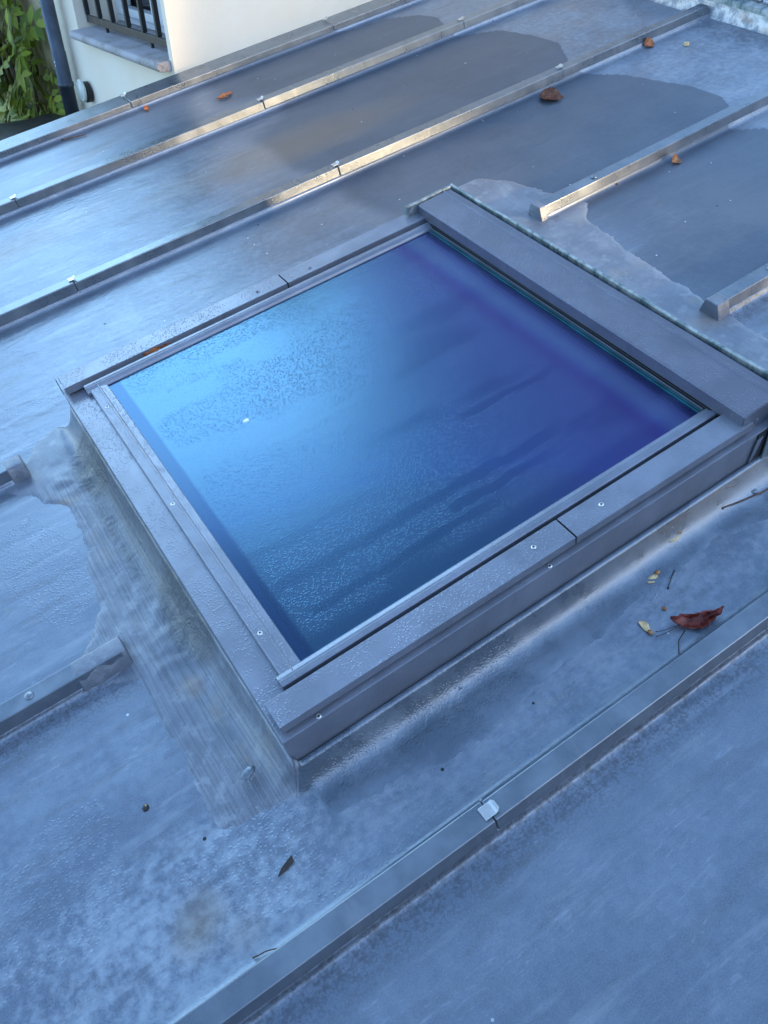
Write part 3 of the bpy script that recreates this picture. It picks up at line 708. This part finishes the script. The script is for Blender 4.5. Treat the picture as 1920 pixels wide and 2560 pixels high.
mb.add([(0, WY0, WZ0), (.24, WY0, WZ0), (.24, WY0, WZ1), (0, WY0, WZ1)], [(0,1,2,3)]).add([(0, WY0, WZ1), (.24, WY0, WZ1), (.24, WY1, WZ1), (0, WY1, WZ1)], [(0,1,2,3)])
obj('window_reveal', mb, M['cream'], house)
mb = MB().box(-.012, 3.0, 1.421, 9.0, -3, HT); ow = hp('old_wall', mb, M['beige']); ow['label'] = 'older beige rendered wall left of the downpipe'
mb = MB().prism([(.205, .030), (-.035, .016), (-.052, .018), (-.060, .028), (-.060, .040), (-.050, .050), (-.03, .052), (.205, .066)], -.012, 1.03, 'y')
mb2 = MB().prism([(.205, .030), (.001, .018), (.001, .054), (.205, .066)], 1.03, 1.062, 'y')
hp('window_sill', mb, M['sill'], bevel=.004); 
win = empty('window', (0, 0, 0), None, None); win.parent = house
win = hp('window', MB().box(.262, .275, .02, 1.05, .08, 1.14), M['wglass'])
bpy.data.objects.remove(bpy.data.objects['window']) if bpy.data.objects['window'].type == 'EMPTY' else None
def fr_(y0, y1, z0, z1, x0=.205, x1=.255): return MB().box(x0, x1, y0, y1, z0, z1)
for a in ((.0, 1.064, .067, .093, .200, .26), (1.005, 1.064, .094, 1.14, .200, .26), (.0, .05, .094, 1.14, .200, .26), (.50, .56, .094, 1.14, .196, .256)):
    hp('window_frame', fr_(a[0], a[1], a[2], a[3], a[4], a[5]), M['white'], win, bevel=.004)
for (y0, y1) in ((.06, .50), (.56, 1.0)):
    for (a, b, c, d) in ((y0, y1, .096, .132), (y0, y0+.04, .132, 1.11), (y1-.04, y1, .132, 1.11)):
        hp('window_frame', fr_(a, b, c, d, .190, .240), M['white'], win, bevel=.005)
gr = hp('window_grille', MB().box(.042, .056, .005, 1.045, .076, .106), M['iron'], bevel=.002); gr['label'] = 'black iron security bars in front of the window'
for yb in (1.037, .87, .705, .52, .345, .19, .04):
    hp('grille_bar', MB().box(.040, .060, yb-.009, yb+.009, .107, 1.12), M['iron'], gr, bevel=.002)
for yb in (.80, .28): hp('grille_foot', MB().box(.043, .055, yb-.006, yb+.006, .052, .076), M['iron'], gr)
px, py, pr = -.062, 1.262, .035
pipe = hp('downpipe', MB().tube([(px, py, -3), (px, py, -.218), (px, py, -.217), (px, py, -.20), (px, py, -.199), (px, py, -.063), (px, py, -.062), (px, py, HT)], [pr, pr, pr+.004, pr+.004, pr, pr, pr*.94, pr*.94], 24), M['pipe'], smooth=False)
for p_ in pipe.data.polygons: p_.use_smooth = len(p_.vertices) == 4
Mv = Matrix.Rotation(R(-90), 3, 'Y')
vt = hp('wall_vent', MB().lathe([(.0001, 0), (.038, 0), (.040, .012), (.034, .014), (.034, .030), (.050, .034), (.052, .040), (.050, .046), (.040, .049), (.036, .047), (.033, .050), (.0001, .052)], (0, 1.09, -.215), Mv, 32), M['vent'])
for p_ in vt.data.polygons: p_.use_smooth = True
hp('vent_gap', MB().lathe([(.0001, .006), (.046, .006), (.047, .030), (.0001, .030)], (0, 1.082, -.222), Mv, 28), M['black'], vt)
# pale splashes on the pipe
for q, (yy, zz) in enumerate(((1.252, -.105), (1.246, -.118), (1.256, -.090), (1.250, -.122))):
    hp('paint_splash', MB().lathe([(.0001, 0), (.006 if q < 1 else .0035, 0), (.003, .0015), (.0001, .002)], (px-pr*.92, yy, zz), Mv, 10), M['white'], pipe)

hp('eave', MB().box(-.14, 4.3, -.17, 1.44, HT, HT+.09).box(-.16, 3.1, 1.45, 9.1, HT, HT+.09), M['pipe'])
# unseen houses added behind the camera to block the low sun, gap passes a beam
brick = simple('sun_blocker_dark_brick', (.13, .095, .075), .9, 0, .3, 3, .5, .01); tile = simple('sun_blocker_tiles', (.10, .06, .05), .8, 0, .3, 5, .5, .02)  # dark brown brick and tiles for the added houses
for k, (x0, x1, hh) in enumerate(((-14, 6.28, 2.3), (8.36, 22, 2.4))):
    nh = empty('sun_blocker_house', ((x0+x1)/2, -12, -3), ('long brick house' if k == 0 else 'shorter brick house') + ' added behind the camera, unseen, to block the low sun', 'house')
    no = ((x0+x1)/2, -12, -3)
    obj('wall', MB().box(x0, x1, -12, -9, -3, hh), brick, nh, off=no)  # wall of the added, unseen sun-blocking house
    obj('roof', MB().prism([(-12.3, hh+.004), (-8.7, hh+.004), (-10.5, hh+1.9)], x0-.3, x1+.3, 'x'), tile, nh, off=no, fix=True)  # roof of the added, unseen sun-blocking house
    for q in range(int((x1-x0)/2.6)):
        xw = x0 + 1.3 + q*2.6; obj('window', MB().box(xw-.45, xw+.45, -9.0, -8.97, .2, 1.6), M['wglass'], nh, off=no)  # windows of the added, unseen sun-blocking house
# ground and black cover below
gmat = simple('yard_ground', (.16, .15, .13), .9, 0, .3, 5, .5, .01)
me_ = MB().add([(-60, -60, -3), (60, -60, -3), (60, 60, -3), (-60, 60, -3)], [(0,1,2,3)])
g = obj('ground', me_, gmat); g.matrix_world = house.matrix_world.copy(); tag(g, kind='structure')
# black draped cover
cov = MB(); nx, ny = 18, 40; vs = []
for i in range(nx+1):
    for j in range(ny+1):
        u, v = i/nx, j/ny
        x = -.02 - .95*u; y = .55 + 2.3*v
        e = min(1, min(u, 1-u)*7) * min(1, min(v, 1-v)*6)
        top = smooth_poly([(.5, -.42), (.95, -.385), (1.15, -.345), (1.35, -.345), (1.7, -.44), (2.3, -.58), (3, -.75)], y)
        z = top - .10*(1-e)**2 - .06*u + .012*noise.noise(Vector((x*6, y*5, 1))) - .9*(1 if e < .02 else 0)
        vs.append((x, y, z))
cov.add(vs, [(i*(ny+1)+j, (i+1)*(ny+1)+j, (i+1)*(ny+1)+j+1, i*(ny+1)+j+1) for i in range(nx) for j in range(ny)])
co = obj('black_cover', cov, M['blackcover'], smooth=True, fix=True); co.matrix_world = house.matrix_world.copy()
sd_ = co.modifiers.new('thick', 'SOLIDIFY'); sd_.thickness = .004
tag(co, 'black plastic cover sagging below the climbing plant beyond the roof edge', 'cover')

# ---- climbing plant
plant = empty('climbing_plant', house.matrix_world @ Vector((-.1, 2.2, -3)), 'green climbing plant with feathery leaves on the beige wall left of the downpipe', 'plant', rot=RH)
PO = (-.1, 2.2, -3)
def lmat(name, c1, c2):
    n = NT(name); f = n.noise(3.5, 3, .5); 
    oi = n.node('ShaderNodeNewGeometry').outputs['Random Per Island']
    col = n.mix(n.math('ADD', n.math('MULTIPLY', f, .3), n.math('MULTIPLY', oi, .7)), c1, c2)
    n.set(color=col, rough=.45, normal=n.bump(n.noise(60, 3), .3, .002))
    tr = n.node('ShaderNodeBsdfTranslucent'); n.L(col, tr.inputs[0]); ms = n.node('ShaderNodeMixShader'); ms.inputs[0].default_value = .3
    n.L(n.bs.outputs[0], ms.inputs[1]); n.L(tr.outputs[0], ms.inputs[2]); n.L(ms.outputs[0], n.out.inputs[0]); return n.m
M['leaf'] = lmat('vine_leaf', (.045, .13, .012), (.46, .52, .06))
M['stem'] = simple('vine_stem', (.085, .06, .04), .8, 0, .3, 30)
fol = MB()
def leaflet(c, d, nrm, L_, W_):
    d = d.normalized(); s_ = d.cross(nrm).normalized(); up = s_.cross(d).normalized()
    prof = [(0, .0), (.22, .75), (.5, 1), (.78, .62), (1.0, 0)]
    vs = []
    for t, w_ in prof:
        ctr = c + d*(t*L_) - up*(.12*L_*t*t)
        vs += [ctr - s_*(w_*W_/2) + up*(.10*W_*w_), ctr, ctr + s_*(w_*W_/2) + up*(.10*W_*w_)]
    fs = []
    for i in range(4):
        a = i*3; fs += [(a, a+1, a+4, a+3), (a+1, a+2, a+5, a+4)]
    fol.add(vs, fs)
def compound(base, d, n_, L_):
    d = d.normalized(); p = base.copy(); nrm = Vector((-1, -.15, .6)).normalized() + Vector((rnd.uniform(-.4,.4), rnd.uniform(-.4,.4), rnd.uniform(-.3,.3)))
    for i in range(n_):
        d = (d + Vector((0, 0, -.10))).normalized(); p = p + d*L_*.42
        s_ = d.cross(nrm).normalized()
        for q in (-1, 1):
            leaflet(p, s_*q + d*.55 + Vector((rnd.uniform(-.15,.15), rnd.uniform(-.2,.2), -.12)), nrm, L_*rnd.uniform(.8, 1.1), L_*.42)
    leaflet(p, d + Vector((0, 0, -.3)), nrm, L_*1.1, L_*.45)
def pedge(z): return smooth_poly([(-.62, 1.20), (-.40, 1.24), (-.25, 1.33), (-.12, 1.46), (.0, 1.50), (.06, 1.62), (.15, 1.66), (.5, 1.7)], z)
for k in range(430):
    z = rnd.uniform(-.85, .6); lim = pedge(z) + .12
    y = lim + rnd.random()**1.3 * 2.1
    if y > 3.6: continue
    x = -.06 - .34*rnd.random() * min(1, (y-lim+.15)*2.5)
    d = Vector((rnd.uniform(-.8, .1), rnd.uniform(-1, .7), rnd.uniform(-.4, .35)))
    compound(Vector((x, y, z)), d, rnd.choice((3, 4, 4, 5)), rnd.uniform(.070, .100))
# dark inner leaves close to the wall
for k in range(900):
    z = rnd.uniform(-.9, .7); y = pedge(z) + .10 + rnd.random()*2
    leaflet(Vector((-.03 - .05*rnd.random(), y, z)), Vector((rnd.uniform(-.3, 0), rnd.uniform(-1, 1), rnd.uniform(-1, .3))), Vector((-1, rnd.uniform(-.5, .5), .5)), .07, .035)
fo = obj('foliage', fol, M['leaf'], plant, smooth=True, off=PO)
stm = MB()
for k in range(9):
    y = 1.55 + k*.19; p = Vector((-.10, y + .2, -3)); pts = [p.copy()]
    for i in range(30):
        p = p + Vector((rnd.uniform(-.012, .012), rnd.uniform(-.05, .04), .12)); p.x = min(-.03, max(-.2, p.x)); p.y = max(p.y, pedge(p.z) + .08); pts.append(p.copy())
    stm.tube(pts, [.014*(1 - .6*i/30) for i in range(31)], 6)
obj('stem', stm, M['stem'], plant, smooth=True, off=PO)

# ================================================================ LEAVES, SEEDS, TWIGS ON THE ROOF
def dry_leaf(name, loc, ang, L_, W_, mat, label, cat='leaf', curl=1.0, fold=.3, seed=0, ser=7, group=None, lift=0, tilt=(0, 0)):
    rr = random.Random(seed); nu, nv = 26, 14; vs = []
    for i in range(nu+1):
        t = i/nu; w_ = W_/2 * (math.sin(math.pi*min(1, t*1.02)**.8)**.75 if 0 < t < 1 else .02)
        w_ *= 1 + .10*math.sin(t*ser*2*math.pi) + .05*rr.uniform(-1, 1)
        for j in range(nv+1):
            s_ = j/nv*2 - 1
            th = s_*curl                                        # roll across the width
            rad = w_/max(.15, abs(curl))
            y = math.sin(th)*rad if abs(curl) > .15 else s_*w_
            z = (1 - math.cos(th))*rad if abs(curl) > .15 else 0
            z += abs(s_)*w_*fold
            x = t*L_ - L_/2
            z += (.09 if name == 'blade' else .06)*L_*noise.noise(Vector((x*75+seed, y*85, seed))); y += .04*L_*noise.noise(Vector((x*60, seed, s_*2))) + .10*L_*(2*t-1)**2
            vs.append((x, y, z))
    zmin = min(v[2] for v in vs)
    rot = Matrix.Rotation(ang, 3, 'Z') @ Matrix.Rotation(tilt[0], 3, 'X') @ Matrix.Rotation(tilt[1], 3, 'Y')
    pv = [rot @ Vector((x, y, z)) for x, y, z in vs]; zmin = min(p.z for p in pv)
    mb = MB().add([(p.x, p.y, p.z - zmin + .0012 + lift) for p in pv], [(i*(nv+1)+j, (i+1)*(nv+1)+j, (i+1)*(nv+1)+j+1, i*(nv+1)+j+1) for i in range(nu) for j in range(nv)])
    o = obj(name, mb, mat, smooth=True); o.location = loc; s2 = o.modifiers.new('t', 'SOLIDIFY'); s2.thickness = .0005
    return tag(o, label, cat, group)
LG = None
# big dark red curled leaf by the front batten, with its stalk and two stalklets
rl = empty('curled_leaf', (1.772, -2.314, 0), 'large dark red curled leaf with thin stalks lying behind the front batten', 'leaf')
tmp = dry_leaf('blade', (0, 0, 0), -.40, .090, .044, M['leafred'], None, None, curl=1.7, fold=.1, seed=3, tilt=(.9, -.05))
tmp.parent = rl; tmp.location = (.012, .0, 0)
if 'label' in tmp: del tmp['label']
ST = M['leafred']
st_ = obj('stalk', MB().tube([(-.024, -.006, .008), (-.044, -.012, .005), (-.060, -.028, .003), (-.060, -.040, .002), (-.056, -.049, .0014)], [.0011, .0009, .0008, .0008, .0011], 6), M['darkbit'], rl, smooth=True)
obj('stalk', MB().tube([(-.022, .006, .010), (-.046, .013, .008), (-.060, .020, .006), (-.061, .022, .006)], [.0008, .0007, .0006, .0014], 6), M['darkbit'], rl, smooth=True)
obj('stalk', MB().tube([(-.022, .004, .010), (-.048, .009, .007), (-.065, .014, .004), (-.066, .016, .004)], [.0008, .0007, .0006, .0014], 6), M['darkbit'], rl, smooth=True)
dry_leaf('curled_leaf', (2.888, -.664, 0), -1.1, .080, .062, M['leafbrown'], 'ragged dark brown leaf lying in the bay behind the second batten', curl=.9, fold=.2, seed=11, ser=9, tilt=(.25, 0))
dry_leaf('curled_leaf', (3.372, -.608, 0), .1, .046, .036, M['leaforange'], 'small orange-brown leaf at the foot of the batten near the slates', curl=.8, seed=12, tilt=(.7, 0))
dry_leaf('curled_leaf', (2.145, .240, 0), .14, .070, .020, M['leaforange'], 'slim bright orange leaf alone in the farthest bay', curl=1.2, seed=13, ser=3, tilt=(.3, 0))
dry_leaf('curled_leaf', (1.889, .383, 0), .3, .022, .024, M['leaforange'], 'small orange leaf scrap against the roof edge batten', curl=1.0, seed=14, tilt=(.8, 0))
dry_leaf('curled_leaf', (2.858, -1.224, 0), .3, .036, .032, simple('tan_leaf', (.30, .14, .06), .5, 0, .5, 120, .8), 'small tan crumpled leaf beside the batten on the right', curl=1.0, seed=15, tilt=(.7, 0))
dry_leaf('curled_leaf', (1.325, -1.1685, .1080), .0, .085, .036, M['leaforange'], 'orange-brown leaf trapped between rail and glass of the skylight', curl=.5, seed=16, ser=9, tilt=(1.1, 0))
def seed_(x, y, ang, L_, label, big=1.0, flip=1):
    r_ = empty('maple_seed', (x, y, .014 if y > -2.18 else 0), label, 'seed', 'winged seeds on the roof')
    nu = 10; vs = []
    for i in range(nu+1):
        t = i/nu; w_ = L_*.17*(.55 + .6*math.sin(math.pi*(t**.8)*.92)) * (1 if t < .93 else .6)
        c_ = flip*.10*L_*math.sin(t*2.4)
        for s_ in (-1, -.4, .3, 1): vs.append((t*L_*.74 + L_*.22, c_ + s_*w_, .0014 + .0012*math.sin(t*7+s_*2) + .0012))
    vs = [(x_*math.cos(ang)-y_*math.sin(ang), x_*math.sin(ang)+y_*math.cos(ang), z_) for x_, y_, z_ in vs]
    o = obj('seed_wing', MB().add(vs, [(i*4+j, (i+1)*4+j, (i+1)*4+j+1, i*4+j+1) for i in range(nu) for j in range(3)]), M['seed'], r_, smooth=True); o.modifiers.new('t', 'SOLIDIFY').thickness = .0005
    rt = Matrix.Rotation(ang, 3, 'Z') @ Matrix.Diagonal((L_*.17, L_*.13, .0030))
    mb = MB().lathe([(.01, -1), (.6, -.8), (1, 0), (.6, .8), (.01, 1)], (L_*.13*math.cos(ang), L_*.13*math.sin(ang), .0036), rt, 14)
    obj('seed_nut', mb, M['seednut'], r_, smooth=True, fix=True)
seed_(1.889, -2.1735, R(182), .034, 'rounded tan winged seed closest to the skylight frame'); 
seed_(1.805, -2.207, R(184), .034, 'straight tan winged seed beside the short black stalk')
seed_(1.705, -2.291, R(92), .032, 'slim yellow winged seed left of the curled red leaf', flip=-1)
def twig(pts, r, label, mat='twig', knobs=(), name='twig', cat='twig'):
    mb = MB(); P_ = [Vector(p) for p in pts]; Q = []
    for i in range(len(P_)-1):
        for k in range(5): Q.append(P_[i].lerp(P_[i+1], k/5) + Vector((rnd.uniform(-1, 1), rnd.uniform(-1, 1), 0))*r*.25)
    Q.append(P_[-1]); N = len(Q)
    mb.tube(Q, [r*(1.25 if i in (0, N-1) else 1)*(1 - .3*i/N) for i in range(N)], 8)
    for kx in knobs:
        c = P_[0] if kx == 0 else P_[-1]
        mb.lathe([(.01, -1), (.7, -.7), (1, 0), (.7, .7), (.01, 1)], c, Matrix.Diagonal((r*2.1, r*1.9, r*1.5)), 10)
    c = sum(P_, Vector())/len(P_); c.z = 0
    o = obj(name, mb, M[mat], smooth=True, off=c); o.location = c
    return tag(o, label, cat)
twig([(1.986, -2.180, .0135), (2.02, -2.188, .012), (2.07, -2.196, .010), (2.12, -2.200, .008)], .0019, 'longest brown twig on the right edge below the skylight corner', knobs=(0,))
twig([(2.010, -2.162, .036), (2.028, -2.166, .031), (2.056, -2.163, .034)], .0010, 'thin curved brown twig above the longest twig', knobs=(0,))
twig([(1.826, -2.222, .002), (1.810, -2.230, .004), (1.792, -2.241, .002)], .0010, 'short black stalk with knobbed ends between seeds', 'darkbit', knobs=(0, 1))
twig([(.925, -2.336, .003), (.945, -2.340, .005), (.975, -2.352, .004)], .0011, 'bent twig poking from behind the front batten', )
twig([(1.565, .398, .003), (1.60, .378, .005), (1.645, .362, .004)], .0022, 'brown twig against the far roof edge batten')
twig([(2.10, -2.213, .002), (2.13, -2.212, .004)], .0016, 'tiny dark twig end at the right frame edge', 'darkbit')
# black chip, snail-like bud, crumbs
mb = MB().add([(1.004, -2.262, .002), (1.014, -2.256, .006), (1.035, -2.250, .010), (1.033, -2.258, .003), (1.016, -2.262, .001), (1.004, -2.2625, .001), (1.014, -2.2565, .001), (1.035, -2.2505, .002)], [(0,1,4), (1,2,3,4), (5,6,7,3,4), (0,5,4), (0,1,6,5), (1,2,7,6), (2,3,7)])
o = obj('plastic_chip', mb, M['black'], off=(1.02, -2.258, 0), fix=True); o.location = (1.02, -2.258, 0); o.modifiers.new('t', 'SOLIDIFY').thickness = .0006
tag(o, 'small pointed black chip on the dewy sheet behind the front batten', 'chip')
bud = splat('dark_bud', (0, 0, 0), .0050, .0045, M['darkbit'], seed=9, stretch=1.25, ang=.8); bud.location = (.882, -2.049, .0005)
b2 = splat('pale_tip', (.002, .0015, .0034), .0018, .0024, M['seed'], seed=10, par=bud)
tag(bud, 'tiny black and white bud alone on the smooth left sheet', 'bud')
for k, (x, y, s_, mt, lb) in enumerate(((1.757, -2.267, .004, 'seednut', 'tiny tan crumb above the curled red leaf'), (1.47, -2.27, .0022, 'darkbit', 'tiny dark crumb on the front sheet below the skylight rail'),
        (1.283, -2.349, .0035, 'leafred', 'dark red crumb tucked behind the steel clip of the front batten'), (1.756, -.99, .008, 'darkbit', 'small dark crumb in the bay behind the skylight far rail'), (3.45, -.70, .010, 'seed', 'pale pebble crumb near the slates'),
        (2.66, -1.20, .006, 'twig', 'brown crumb on the sheet right of the short batten'), (1.45, -1.09, .006, 'twig', 'dark crumb beside the far rail'))):
    o = splat('crumb', (0, 0, 0), s_, s_*.8, M[mt], seed=20+k); o.location = (x, y, .0008); tag(o, lb, 'crumb')
o = splat('bird_dropping', (0, 0, 0), .0052, .0008, M['white'], seed=31, stretch=1.3); o.location = (1.375, -1.502, .1259); tag(o, 'small pale blot at the end of a water trail on the glass', 'dropping')
